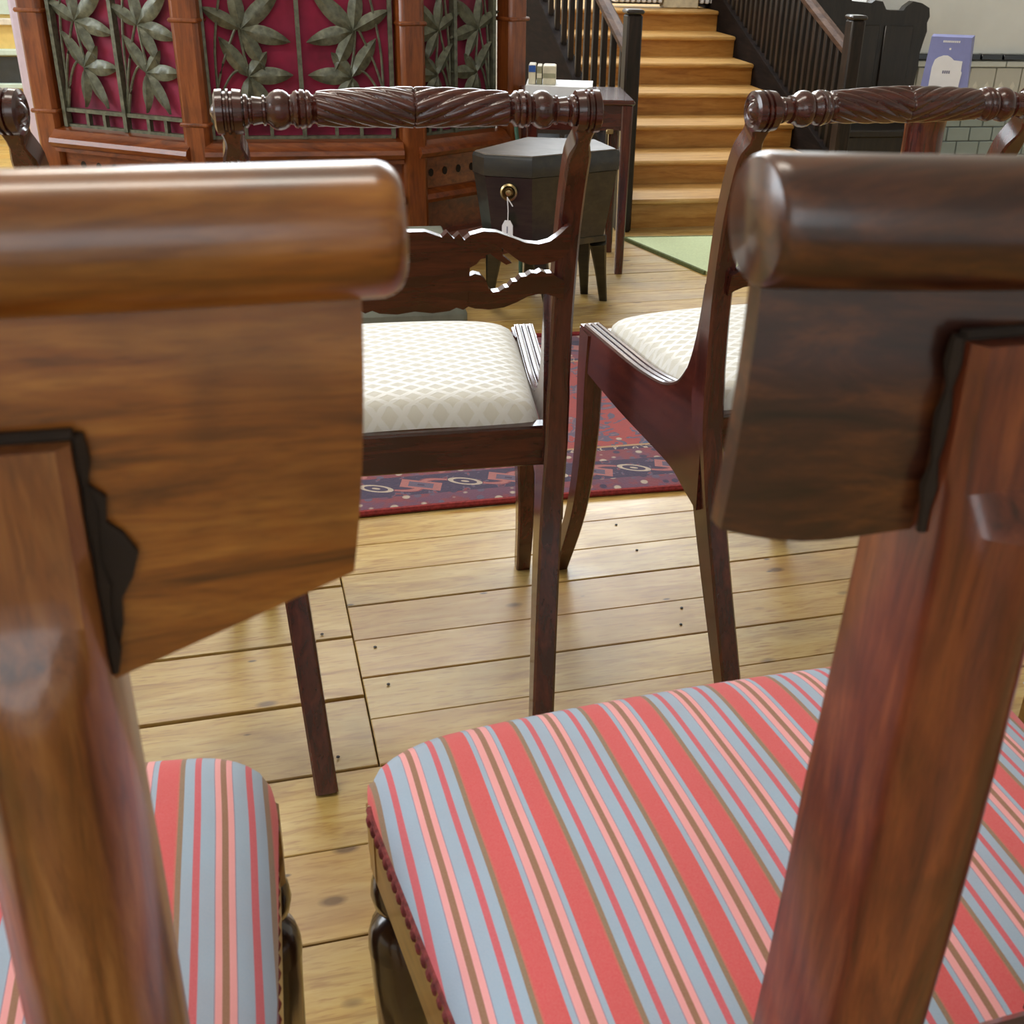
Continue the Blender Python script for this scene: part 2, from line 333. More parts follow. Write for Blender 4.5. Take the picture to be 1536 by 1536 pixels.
def frieze_mat():
    m = NT('moulded_frieze_tile'); co = m.coord('Object'); q = m.xyz(co)
    u = m.ma('MULTIPLY', q[0], 1 / .058); z = m.ma('DIVIDE', q[2], .06)
    f = m.ma('ABSOLUTE', m.ma('SUBTRACT', m.ma('FRACT', m.ma('ADD', u, 40.0)), .5)); d = m.ma('ADD', m.ma('MULTIPLY', f, 1.6), m.ma('ABSOLUTE', m.ma('ADD', z, .35)))
    k = m.ma('ADD', m.ramp(d, [(.25, K(1)), (.42, K(0))]), m.ma('MULTIPLY', m.noise(co, 70, 2), .35))
    c = m.ramp(k, [(.2, srgb(210, 206, 190)), (.8, srgb(232, 226, 208))]); m.bump(k, .6, .004)
    return m.fin(c, .25, .2)
M['frieze'] = frieze_mat()
M['lilac'] = plain('lilac_card', srgb(140, 146, 200), .5, var=.04)
M['lilac_side'] = plain('lilac_card_edge', srgb(120, 124, 170), .5, var=.04)
M['grey'] = plain('grey_green_paint', srgb(120, 124, 112), .6, var=.12, scale=18, bump=.2)
M['mat'] = plain('pale_green_felt', srgb(196, 208, 164), .95, var=.05, scale=160, bump=.4)
M['matedge'] = plain('dark_green_binding', srgb(96, 104, 62), .95, var=.15, scale=120)
M['gimp'] = plain('crimson_braid', srgb(132, 58, 58), .9, var=.3, scale=180, bump=.5)
M['railoak'] = wood('seat_rail', srgb(84, 54, 20), srgb(140, 98, 40), srgb(164, 122, 58), 'y', rough=.3, coat=.4, streak=.2)
M['cream'] = lattice_mat()
M['subfloor'] = plain('dark_gap', srgb(40, 28, 18), .9)
M['nail'] = plain('nail_iron', srgb(38, 32, 30), .5, metal=.5)
M['yellow'] = plain('yellow_paint', srgb(232, 202, 122), .5, var=.05)
M['glassdark'] = plain('dark_glazing', srgb(44, 52, 58), .08, coat=.4)
M['mint'] = plain('mint_white_paint', srgb(206, 226, 214), .4, var=.05)
M['lilacpost'] = plain('lilac_white_paint', srgb(206, 194, 212), .6, var=.04)
M['beige'] = plain('beige_chair_paint', srgb(196, 182, 152), .5, var=.1)
M['bookblue'] = plain('blue_cover', srgb(40, 84, 160), .5)
M['bookcream'] = plain('cream_cover', srgb(214, 204, 176), .6)
M['bookolive'] = plain('olive_cover', srgb(150, 146, 116), .6)
M['bookpage'] = plain('pages', srgb(236, 230, 214), .7)
M['green'] = plain('dark_green_cord', srgb(60, 96, 80), .5)
M['sat'] = wood('settle_oak', srgb(14, 11, 9), srgb(30, 24, 20), srgb(46, 36, 28), 'z', rough=.4, coat=.25, streak=.3)
M['steel'] = plain('dark_grey_fin', srgb(70, 74, 84), .5)
M['lamp'] = glow('lamp_diffuser', (1, .93, .8, 1), 4)
M['pane'] = glow('daylit_glass', (.86, .93, 1, 1), 1.6)

# ------------------------------------------------------------------ the setting
def rot(o): o.rotation_euler = (0, 0, PHI); return o
FPHI = R(16.5)
fl = struct('floor', rz=FPHI, label='old pine floorboards')
MB().box((.2, 2.2, -.03), (9.2, 10.2, .02)).build('subfloor', M['subfloor'], fl, 0)
bm_cache = {}
def board(u0, u1, w0, w1, gap, dz=0):
    L = round(u1 - u0, 3); Wd = round(w1 - w0 - gap, 4); k = (L, Wd)
    if k not in bm_cache: bm_cache[k] = MB().box((0, 0, -.0105), (L - .0015, Wd, .019), bev=.0012).mesh('board', M['board'])
    link('board', bm_cache[k], fl, ((u0 + u1) / 2, (w0 + w1) / 2, dz + .001))
U0 = .111
def runs(a, b, cuts):
    e = [a] + [c for c in cuts if a < c < b] + [b]; return list(zip(e[:-1], e[1:]))
w = 1.158
while w > -2.6:                                        # wide boards nearest the camera
    for a, b in runs(-4.2, 4.6, [-1.9 + random.choice((0, .7, 1.2)), 1.9 + random.choice((0, -.4, .5))]): board(a, b, w - .135, w, .0022, random.uniform(-.0008, .0004))
    w -= .135
w = 1.158
while w < 2.9:                                         # patched wide boards with open joints, left of the header joint
    for a, b in runs(-4.2, U0, [-1.6 - random.random()]): board(a, b, w, w + .152, .0058, random.uniform(-.001, .0012))
    w += .152
wl = w; w = 1.158; k = 0
while w < 6.6:                                         # narrower boards right of it
    a0 = U0 if w + .05 < wl else -4.2
    cuts = [1.45 + .5 * (k % 3), 3.2] + ([-1.4 - .3 * (k % 4)] if a0 < 0 else [])
    for a, b in runs(a0, 4.6, cuts): board(a, b, w, w + .097, .0019, random.uniform(-.0008, .0006))
    w += .097; k += 1
nail = MB().lathe([(0, .0026), (.0010, .0024), (.0013, .001)], n=6).mesh('nail', M['nail'])
for i in range(44):
    uu = random.choice((U0 + .04, U0 - .05, .62, -.45, 1.1)) + random.uniform(-.012, .012); ww = 1.205 + .097 * random.randrange(0, 14) + random.choice((-.02, .025))
    link('nail', nail, fl, (uu, ww, .0012))

def wallbox(name, u0, u1, w0, w1, z0, z1, mat, par):
    MB().box(((u0 + u1) / 2, (w0 + w1) / 2, (z0 + z1) / 2), (abs(u1 - u0), abs(w1 - w0), z1 - z0)).build(name, M[mat], par, 0)
def windowed_wall(name, axis, pos, thick, a0, a1, wins, H=3.2):
    par = struct(name, rz=PHI)
    def seg(b0, b1, z0, z1):
        if axis == 'u': wallbox('wall_section', b0, b1, pos, pos + thick, z0, z1, 'wall', par)
        else: wallbox('wall_section', pos, pos + thick, b0, b1, z0, z1, 'wall', par)
    cur = a0
    for (b0, b1, z0, z1) in wins:
        seg(cur, b0, 0, H); seg(b0, b1, 0, z0); seg(b0, b1, z1, H); cur = b1
    seg(cur, a1, 0, H); return par
WN = [0]
def window(axis, pos, b0, b1, z0, z1):
    WN[0] += 1; par = struct('window_%d' % WN[0], rz=PHI)
    fr = MB(); n = max(2, round((b1 - b0) / .8))
    def bar(c0, c1, y0, y1, t=.05):
        cc = ((c0 + c1) / 2, pos, (y0 + y1) / 2) if axis == 'u' else (pos, (c0 + c1) / 2, (y0 + y1) / 2)
        dd = (c1 - c0, t, y1 - y0) if axis == 'u' else (t, c1 - c0, y1 - y0)
        fr.box(cc, dd)
    bar(b0, b1, z0, z0 + .06); bar(b0, b1, z1 - .06, z1)
    for i in range(n + 1): x = lerp(b0, b1, i / n); bar(x - .025, x + .025, z0, z1)
    fr.build('window_frame', M['white'], par, 0)
    for i in range(n):
        x0, x1 = lerp(b0, b1, i / n) + .025, lerp(b0, b1, (i + 1) / n) - .025
        cc = ((x0 + x1) / 2, pos + .03, (z0 + z1) / 2) if axis == 'u' else (pos, (x0 + x1) / 2, (z0 + z1) / 2)
        dd = (x1 - x0, .006, z1 - z0 - .12) if axis == 'u' else (.006, x1 - x0, z1 - z0 - .12)
        MB().box(cc, dd).build('pane', M['pane'], par, 0)
windowed_wall('wall_back', 'u', 6.6, .15, -4.6, 5.2, [(-.9, 3.7, 1.95, 3.1)])
windowed_wall('wall_left', 'w', -4.6, .15, -3.1, 6.6, [(.8, 4.4, 1.0, 2.8)])
windowed_wall('wall_front', 'u', -3.25, .15, -4.6, 5.2, [(-2.9, .5, 1.1, 2.9)])
windowed_wall('wall_right', 'w', 5.05, .15, -3.1, 6.6, [])
window('u', 6.67, -.9, 3.7, 1.95, 3.1); window('w', -4.52, .8, 4.4, 1.0, 2.8); window('u', -3.17, -2.9, .5, 1.1, 2.9)
ce = struct('ceiling', rz=PHI); wallbox('ceiling_plaster', -4.6, 5.2, -3.25, 6.75, 3.2, 3.3, 'ceil', ce)
for i, (u, w_) in enumerate(((-.3, 1.0), (-.3, 4.2))):
    t = thing('ceiling_lamp', ('long ceiling lamp above the striped chairs', 'long ceiling lamp nearer the staircase')[i], 'lamp', room(u, w_, 3.12), PHI, 'ceiling lamps')
    MB().box((0, 0, .05), (1.6, .42, .06), bev=.01).build('lamp_body', M['white'], t)
    MB().box((0, 0, .012), (1.5, .35, .02), bev=.005).build('diffuser', M['lamp'], t)

# tiled dado of the far wall, right of the stairs: rows of tiles as pieces of the wall
tw = struct('trim_1', room(0, 4.83), PHI, 'glazed tile dado with black capping and moulded frieze')
MB().box((3.74, .91, .25), (2.52, 1.76, .50)).build('dado_core', M['grout'], tw, 0)
def tiles(name, u0, u1, z0, z1, L, rows, mat, th, stag=True, gap=.004):
    h = (z1 - z0) / rows; me = MB().box((0, 0, 0), (L - gap, th, h - gap), bev=.003).mesh(name, mat)
    for r in range(rows):
        u = u0 + (L / 2 if stag and r % 2 else 0)
        while u < u1:
            link(name, me, tw, (u + L / 2, .03 - th / 2, z0 + h * (r + .5))); u += L
tiles('wall_tile', 2.5, 4.1, .0, .25, .115, 4, M['tile'], .012)
tiles('moulding_tile', 2.5, 4.1, .25, .325, .23, 1, M['tileb'], .03, False)
tiles('frieze_tile', 2.5, 4.1, .325, .443, .13, 1, M['frieze'], .014, False)
tiles('cream_tile', 2.5, 4.1, .443, .472, .23, 1, M['tileb'], .02, False)
tiles('black_tile', 2.5, 4.1, .472, .503, .11, 1, M['tileblack'], .03, False, .006)
MB().box((3.74, .92, 1.85), (2.52, 1.75, 2.70)).build('upper_wall', M['wall'], tw, 0)

# ------------------------------------------------------------------ staircase
SR = R(13.5); S0 = Vector((.19, 4.075, 0)); NS = 7; RZ = .0865; RG = .245; SW = .815
st = thing('staircase', 'pine staircase of seven steps between dark balustrades', 'staircase', S0, SR)
zt = lambda k: .104 + RZ * (k - 1)
for k in range(1, NS + 1):
    z0 = 0 if k == 1 else zt(k - 1)
    MB().box((SW / 2, (k - 1) * RG + .01, (z0 + zt(k) - .019) / 2), (SW, .02, zt(k) - .019 - z0)).build('riser', M['stair_r'], st, 0)
    d = RG + .03 if k < NS else .9
    MB().box((SW / 2, (k - 1) * RG - .024 + d / 2, zt(k) - .0095), (SW, d, .019), bev=.006).build('tread', M['stair_t'], st)
def stringer(u0, u1, extra=.05):
    p = [(-.02, 0), (-.02, zt(1) + .02)]
    p = [(-.03, 0), (-.03, .15), ((NS - 1) * RG + .05, zt(NS) + .07), ((NS - 1) * RG + .85, zt(NS) + .07), ((NS - 1) * RG + .85, 0)]
    return MB().prism(p, u0, u1, lambda a, b, d: (d, a, b))
stringer(-.035, 0).build('stringer', M['string'], st, 0); stringer(SW, SW + .035).build('stringer', M['string'], st, 0)
SL = RZ / RG
def balustrade(nm, u, w0, label, ztop, wend, nb, rail_z):
    o = bpy.data.objects.new(nm, None); C.objects.link(o); o.parent = st; o['label'] = label
    n = MB(); n.box((u, w0, ztop / 2), (.052, .06, ztop), bev=.006); n.build('newel_post', M['dark'], o)
    MB().box((u, w0, ztop + .008), (.06, .068, .014), bev=.005).build('newel_cap', M['dark_x'], o)
    for i in range(nb):
        w_ = w0 + .10 + i * (wend - w0 - .1) / (nb - 1); zb = max(.0, .14 + SL * (w_ + .03)) - .01; ztp = rail_z + SL * (w_ - w0)
        MB().box((u, w_, (zb + ztp) / 2), (.021, .026, ztp - zb), bev=.003).build('baluster', M['dark'], o)
    MB().sweep([(u, w0 + .03, rail_z + .0), (u, wend + .1, rail_z + SL * (wend + .07 - w0))], (.045, .04), cham=.6).build('handrail', M['handrail'], o)
    MB().sweep([(u, w0 + .03, .165 + SL * (w0 + .03)), (u, wend + .1, .165 + SL * (wend + .1))], (.05, .02)).build('base_rail', M['string'], o)
    return o
balustrade('balustrade', -.018, -.03, 'dark balustrade on the side of the stairs nearer the carved screen', .705, 1.5, 12, .59)
balustrade('balustrade', SW + .02, .10, 'dark balustrade on the side of the stairs nearer the white wall', .69, 1.6, 26, .585)
# landing at the head of the stairs
ld = thing('radiator', 'white finned radiator at the head of the stairs', 'radiator', S0 + Matrix.Rotation(SR, 3, 'Z') @ Vector((.34, 1.60, zt(NS) + .002)), SR)
fin = MB().box((0, 0, .24), (.018, .07, .44), bev=.004).mesh('fin', M['white'])
for i in range(9): link('fin', fin, ld, (.02 + i * .026, 0, 0))
for i in range(3): link('fin', fin, ld, (.43 + i * .026, 0, 0))
MB().box((.25, .05, .22), (.5, .02, .42)).build('back_plate', M['steel'], ld, 0)
MB().box((.328, 0, .23), (.165, .08, .46), bev=.004).build('cover_panel', M['bookcream'], ld)

# ------------------------------------------------------------------ carved pulpit-like screen with bronze fretwork
PV = [Vector((-1.545, 3.46)), Vector((-1.06, 3.30)), Vector((-.478, 3.44)), Vector((-.202, 3.724)), Vector((-.35, 4.3)), Vector((-1.69, 4.0))]
PO = Vector((-.92, 3.75))
pu = thing('pulpit', 'honey oak pulpit with bronze leaf fretwork over crimson velvet', 'pulpit', (PO.x, PO.y, 0))
ZB, ZS, ZT = .0, .365, 1.15
def leaf(mb, fn, x, z, ang, L, Wd, th, y0):            # pointed leaf with a raised midrib
    n = 7; lo, hi, mid = [], [], []
    ca, sa = math.cos(ang), math.sin(ang)
    for i in range(n + 1):
        t = i / n; hw = .68 * Wd * (math.sin(math.pi * t ** .85) ** .75 if 0 < t < 1 else .05)
        px, pz = x + ca * L * t, z + sa * L * t
        lo.append(fn(px + sa * hw, y0, pz - ca * hw)); hi.append(fn(px - sa * hw, y0, pz + ca * hw)); mid.append(fn(px, y0 - th, pz))
    m = n + 1; mb.add(lo + mid + hi, [(i, i + 1, m + i + 1, m + i) for i in range(n)] + [(m + i, m + i + 1, 2 * m + i + 1, 2 * m + i) for i in range(n)] + [(2 * m + i, 2 * m + i + 1, i + 1, i) for i in range(n)])
def pul_face(A, B, kind):
    d = (B - A); L = d.length; e = d / L; nrm = Vector((e.y, -e.x))      # outward
    def fn(x, y, z):                                    # x along the face, y outward negative
        p = A + e * x - nrm * y - PO; return (p.x, p.y, z)
    def fbox(mb, x0, x1, y0, y1, z0, z1): mb.add([fn(x0, y0, z0), fn(x1, y0, z0), fn(x1, y1, z0), fn(x0, y1, z0), fn(x0, y0, z1), fn(x1, y0, z1), fn(x1, y1, z1), fn(x0, y1, z1)], [(3, 2, 1, 0), (4, 5, 6, 7), (0, 1, 5, 4), (1, 2, 6, 5), (2, 3, 7, 6), (3, 0, 4, 7)])
    def fprofile(mb, x0, x1, prof): mb.prism(prof, x0, x1, lambda a, b, dd: fn(dd, a, b))
    m = MB(); fbox(m, .02, L - .02, .055, .07, ZS, ZT); m.build('velvet_backing', M['velvet'], pu, 0)
    # sill moulding, plinth panels
    m = MB(); fprofile(m, .02, L - .02, [(.07, ZS - .045), (-.008, ZS - .045), (-.008, ZS - .034), (-.022, ZS - .028), (-.03, ZS - .016), (-.026, ZS - .004), (-.012, ZS + .004), (.0, ZS + .016), (.03, ZS + .022), (.07, ZS + .022)]); m.build('sill_moulding', M['oak_x'], pu, 30)
    m = MB(); fbox(m, .02, L - .02, .02, .06, .235, ZS - .045); ap = m.build('pierced_frieze', M['oak_x'], pu, 0)
    n = max(4, round((L - .14) / .052))
    for i in range(n):
        x = .09 + (L - .18) * i / (n - 1); q = [(x + .0095 * math.cos(a * math.pi / 6), 0.281 + .012 * math.sin(a * math.pi / 6)) for a in range(12)]
        h = MB(); h.prism(q, .0195, .0185, lambda a, b, dd: fn(a, dd, b)); h.build('hole_shade_disc', M['subfloor'], ap, 0)  # flat dark disc on the solid board paints the shade inside a hole
    m = MB(); fprofile(m, .02, L - .02, [(.06, .198), (-.004, .198), (-.012, .210), (-.006, .224), (.012, .235), (.06, .235)]); m.build('mid_moulding', M['oak_x'], pu, 30)
    m = MB(); fbox(m, .02, L - .02, .025, .06, .1, .198); m.build('lower_panel', M['oakred'], pu, 0)
    m = MB(); fprofile(m, .0, L, [(.06, 0), (-.03, 0), (-.03, .06), (-.012, .1), (.06, .1)]); m.build('plinth_moulding', M['oakred'], pu, 30)
    # bronze fret: frame bars
    xL, xR = .045, L - .045; mids = [(xL + xR) / 2]
    m = MB(); zb = ZS + .064
    fbox(m, xL, xR, .028, .046, zb, zb + .011); fbox(m, xL, xR, .030, .046, ZS + .022, ZS + .03)
    for x in [xL, xR] + mids: fbox(m, x - .006, x + .006, .024, .046, ZS + .022, ZT)
    m.build('fret_frame', M['bronze'], pu, 0)
    for sgm in ((xL, mids[0]), (mids[0], xR)):
        for t in (.36, .64):
            m = MB(); x = lerp(*sgm, t); fbox(m, x - .005, x + .005, .030, .046, ZS + .03, zb); m.build('fret_baluster', M['bronze'], pu, 0)
    half = (xR - xL) / 2
    for hI in range(2):
        mir = 1 if (kind != 'mirror' or hI == 0) else -1
        if kind == 'right': mir = -1
        x0 = xL if hI == 0 else mids[0]
        X = (lambda q, x0=x0: x0 + q * half) if mir > 0 else (lambda q, x0=x0: x0 + half - q * half)
        # curved stems
        for stem in ([(.03, zb), (.09, zb + .08), (.12, zb + .22), (.28, zb + .42), (.42, zb + .6)], [(.04, zb), (.14, zb + .08), (.28, zb + .135), (.44, zb + .148)], [(.44, zb + .148), (.40, zb + .2), (.38, zb + .27), (.40, zb + .42)], [(.38, zb + .27), (.18, zb + .16), (.03, zb + .03)]):
            m = MB(); pts = [fn(X(a), .036, b) for a, b in spline([(a, b, 0) for a, b in stem], 5) for a, b in [(a, b)]] if False else [fn(X(p.x), .036, p.y) for p in spline([(a, b, 0) for a, b in stem], 5)]
            m.tube(pts, .0038, 6); m.build('fret_stem', M['bronze'], pu)
        def lv(cx, cz, deg, Lf, Wf):
            a = R(deg); a = a if mir > 0 else math.pi - a
            m = MB(); leaf(m, fn, X(cx), cz, a, Lf, Wf, .010, .036); m.build('fret_leaf', M['bronze'], pu, 50)
        zl = .555; zu = .678; s_ = min(1, half / .25)
        for (cx, cz, dg, Lf, Wf) in ((.44, zl, 125, .125, .032), (.44, zl, 2, .122, .035), (.44, zl, -60, .135, .031), (.44, zl, -98, .12, .030), (.44, zl, 50, .085, .028),
                                     (.40, zu, 152, .115, .030), (.40, zu, 98, .12, .031), (.40, zu, 42, .15, .036), (.40, zu, -14, .135, .035), (.40, zu, -62, .12, .031),
                                     (.44, zu + .24, 120, .13, .032), (.44, zu + .24, -60, .12, .032), (.44, zu + .24, 10, .12, .032), (.44, zu + .24, 60, .13, .032), (.44, zu + .24, -120, .11, .03)):
            lv(cx, cz, dg, Lf * (.5 + .5 * s_), Wf * (.62 + .38 * s_))
pul_face(PV[0], PV[1], 'left'); pul_face(PV[1], PV[2], 'mirror'); pul_face(PV[2], PV[3], 'right')
for i, p in enumerate(PV[:4]):
    q = p - PO; w_ = .074
    ang = (-.1, -.05, .5, .8)[i]
    MB().box((q.x, q.y + .035, .575), (w_, w_, 1.15), ang, bev=.012).build('corner_post', M['oak_z'], pu)
    for z in (.43, .70): MB().box((q.x, q.y + .035, z), (w_ + .008, w_ + .008, .012), ang, bev=.004).build('post_bead', M['oak_z'], pu)
bd = MB()
bd.prism([((p - PO).x * .93, (p - PO).y * .90 + .05) for p in PV], 0, 1.12, lambda a, b, d: (a, b, d)); bd.build('pulpit_core', M['oakred'], pu, 0)

# ------------------------------------------------------------------ cellarette, trunk, desk and what stands on it
HX = [(-.258, 2.99), (-.225, 2.943), (-.103, 2.929), (.121, 3.083), (.062, 3.225), (-.129, 3.225)]
cx, cy = -.08, 3.075
ce_ = thing('cellarette', 'black angular wine box on splayed legs with a price tag', 'cellarette', (cx, cy, 0))
def hexring(k, z): return [((x - cx) * k, (y - cy) * k, z) for x, y in HX]
MB().rings([hexring(.84, .215), hexring(.98, .388)]).build('body', M['cell'], ce_, 0)
MB().rings([hexring(1.0, .39), hexring(1.0, .433), hexring(.985, .44)]).build('lid', M['cell'], ce_, 20)
MB().rings([hexring(.97, .4405), hexring(.95, .443)]).build('lid_panel', M['celltop'], ce_, 0)
MB().rings([hexring(.87, .20), hexring(.87, .216)]).build('base_moulding', M['cellbrown'], ce_, 0)
for (tx, ty, bx, by) in ((-.20, 2.99, -.225, 3.12), (-.085, 2.97, -.045, 3.01), (.075, 3.09, .10, 3.198), (-.11, 3.18, -.12, 3.24), (.035, 3.19, .045, 3.26)):
    MB().sweep([(bx - cx, by - cy, 0), (lerp(bx, tx, .5) - cx, lerp(by, ty, .5) - cy, .1), (tx - cx, ty - cy, .2)], [(.022, .022), (.03, .03), (.046, .046)]).build('leg', M['cell'], ce_)
a_, b_ = Vector(HX[1] + (0,)), Vector(HX[2] + (0,)); ed = (b_ - a_).normalized(); nr = Vector((ed.y, -ed.x, 0))
fc = a_ * .5 + b_ * .5 - Vector((cx, cy, 0)); fc *= .955
esc = MB()
def onface(r, a, dep): p = fc + ed * (r * math.cos(a)) + nr * dep; return (p.x, p.y, .352 + r * math.sin(a))
esc.rings([[onface(r, 2 * math.pi * i / 20, dp) for i in range(20)] for r, dp in ((.0215, .0), (.022, .009), (.0175, .012), (.0138, .007), (.011, .004))])
esc.build('ring_escutcheon', M['brass'], ce_)
kn = MB(); kn.rings([[onface(r, 2 * math.pi * i / 14, dp) for i in range(14)] for r, dp in ((.010, .002), (.010, .010), (.007, .014), (.002, .015))]); kn.build('lock_knob', M['brass'], ce_)
pt = thing('price_tag', 'small white price tag hanging by a thread from the black wine box', 'tag', (cx + fc.x + nr.x * .012, cy + fc.y + nr.y * .012, .0))
tp = lambda a, z, d: (ed.x * a + nr.x * d, ed.y * a + nr.y * d, z)
MB().tube([tp(0, .345, .016), tp(.002, .31, .014), tp(.001, .283, .012)], .0014, 6).build('thread', M['tagw'], pt)
MB().tube([tp(0, .343, .016), tp(.011, .327, .016), tp(.014, .322, .016)], .0014, 6).build('thread_end', M['tagw'], pt)
MB().prism([(-.014, .242), (.014, .242), (.014, .272), (.007, .285), (-.007, .285), (-.014, .272)], .010, .013, lambda a, b, d: tp(a, b, d)).build('card', M['tagw'], pt, 0)
MB().prism([(-.002, .252), (.001, .252), (.001, .270), (-.002, .270)], .013, .0135, lambda a, b, d: tp(a, b, d)).build('price_mark', M['ink'], pt, 0)

tr = thing('trunk', 'low grey painted box on a wider base in front of the pulpit', 'box', (-.565, 2.96, 0), R(12.7))
MB().box((-.012, 0, .028), (.58, .28, .056), bev=.012).build('base', M['grey'], tr)
MB().box((-.025, .02, .125), (.52, .23, .14), bev=.006).build('body', M['grey'], tr)
MB().box((-.02, .02, .202), (.53, .24, .018), bev=.005).build('lid', M['grey'], tr)

dk = thing('side_table', 'dark mahogany side table behind the black wine box', 'table', (.0, 3.60, 0), R(6))
MB().box((0, 0, .505), (.32, .30, .016), bev=.005).build('table_top', M['mah_x'], dk)
MB().box((0, -.132, .462), (.27, .014, .07)).build('apron', M['mah_x'], dk, 0)
MB().box((0, .132, .462), (.27, .014, .07)).build('apron', M['mah_x'], dk, 0)
for sx in (-1, 1):
    MB().box((sx * .138, 0, .462), (.014, .25, .07)).build('apron', M['mah_x'], dk, 0)
    for sy in (-1, 1): MB().sweep([(sx * .138, sy * .13, 0), (sx * .138, sy * .13, .497)], [(.024, .024), (.034, .034)]).build('leg', M['mah_z'], dk)
MB().box((.09, -.141, .425), (.022, .006, .014), bev=.002).build('drawer_plate', M['brass'], dk)
MB().box((0, 0, .33), (.25, .25, .012)).build('shelf', M['mah_x'], dk, 0)
for i, x in enumerate((-.072, .022)):
    b = MB().box((x - .01, 3.535, .366), (.08, .10, .058), bev=.003).build('storage_box', M['white'])
    tag(b, ('white card box on the table shelf, the one nearer the pulpit', 'white card box on the table shelf, the one nearer the stairs')[i], 'box', 'white boxes under the table')
tray = MB(); q = [(-.10, -.08), (.078, -.08), (.093, -.065), (.096, .08), (-.10, .08)]
tray.prism(q, .5135, .543, lambda a, b, d: (-.045 + a, 3.56 + b, d)); tag(tray.build('tray', M['white'], None, 30), 'white round-cornered tray on the dark side table', 'tray')
for i, (x, wd, hh, cv, cp, lb) in enumerate(((-.128, .021, .052, 'bookcream', 'bookblue', 'small book with a blue capped spine on the white tray'), (-.107, .015, .049, 'bookolive', 'bookcream', 'thin olive book between the blue and the cream one'), (-.078, .038, .05, 'bookcream', 'bookolive', 'thick cream book at the end of the row on the tray'))):
    o = thing('book', lb, 'book', (x, 3.545, .543), 0, 'books on the tray')
    MB().box((0, .0, hh / 2), (wd, .07, hh), bev=.0015).build('cover', M[cv], o)
    MB().box((0, .0, hh + .0004), (wd * .8, .066, .002)).build('pages', M['bookpage'], o, 0)
    MB().box((0, -.0355, hh * (.82 if i == 0 else .5)), (wd * .96, .002, hh * (.34 if i == 0 else .25))).build('spine_band', M[cp], o, 0)
o = MB().tube(spline([(-.17, 3.43, .49), (-.168, 3.425, .43), (-.16, 3.43, .37), (-.155, 3.435, .30), (-.15, 3.43, .0)], 5), .006, 8).build('cord', M['green'])
tag(o, 'dark green cord hanging down beside the pulpit corner', 'cord')

gm = thing('floor_mat', 'pale green felt mat in front of the stairs', 'mat', (.181, 3.905, 0), 0)
mp = [(0, 0), (.242, -.402), (1.05, -.16), (.8, .16)]
MB().prism([(a + .004, b) for a, b in mp], .0015, .010, lambda a, b, d: (a, b, d)).build('felt', M['mat'], gm, 0)
MB().sweep([(0, 0, .006), (.242, -.402, .006)], (.012, .010), (0, 0, 1)).build('edge_binding', M['matedge'], gm)
MB().sweep([(0, 0, .006), (.8, .16, .006)], (.010, .010), (0, 0, 1)).build('edge_binding', M['matedge'], gm)

# ------------------------------------------------------------------ persian rug
RL, RD = 2.4, .92; ra = R(15)
ruc = Vector((math.cos(ra), math.sin(ra), 0)) * (1.25 - RL / 2) + Vector((-math.sin(ra), math.cos(ra), 0)) * (1.847 + RD / 2)
rg = thing('persian_rug', 'red and navy patterned persian rug under the cream chairs', 'rug', ruc, ra)
def rugpt(a, b):
    x = (a - .5) * RL; y = (b - .5) * RD; ed_ = 1 if min(a, b, 1 - a, 1 - b) == 0 else 0
    return (x, y + (.006 * math.sin(x * 5.1) if b in (0, 1) else 0), .003 if ed_ else .0075 + .0008 * math.sin(7 * x + 3 * y))
MB().grid(rugpt, 60, 26).build('pile', rug_mat(RL, RD), rg)
bnd = plain('crimson_selvedge', srgb(140, 46, 46), .95, var=.2, scale=150)
for sgn in (-1, 1): MB().tube([(x * RL / 40 - RL / 2, sgn * RD / 2 + .006 * math.sin((x * RL / 40 - RL / 2) * 5.1), .0065) for x in range(41)], .0062, 6).build('selvedge', bnd, rg)

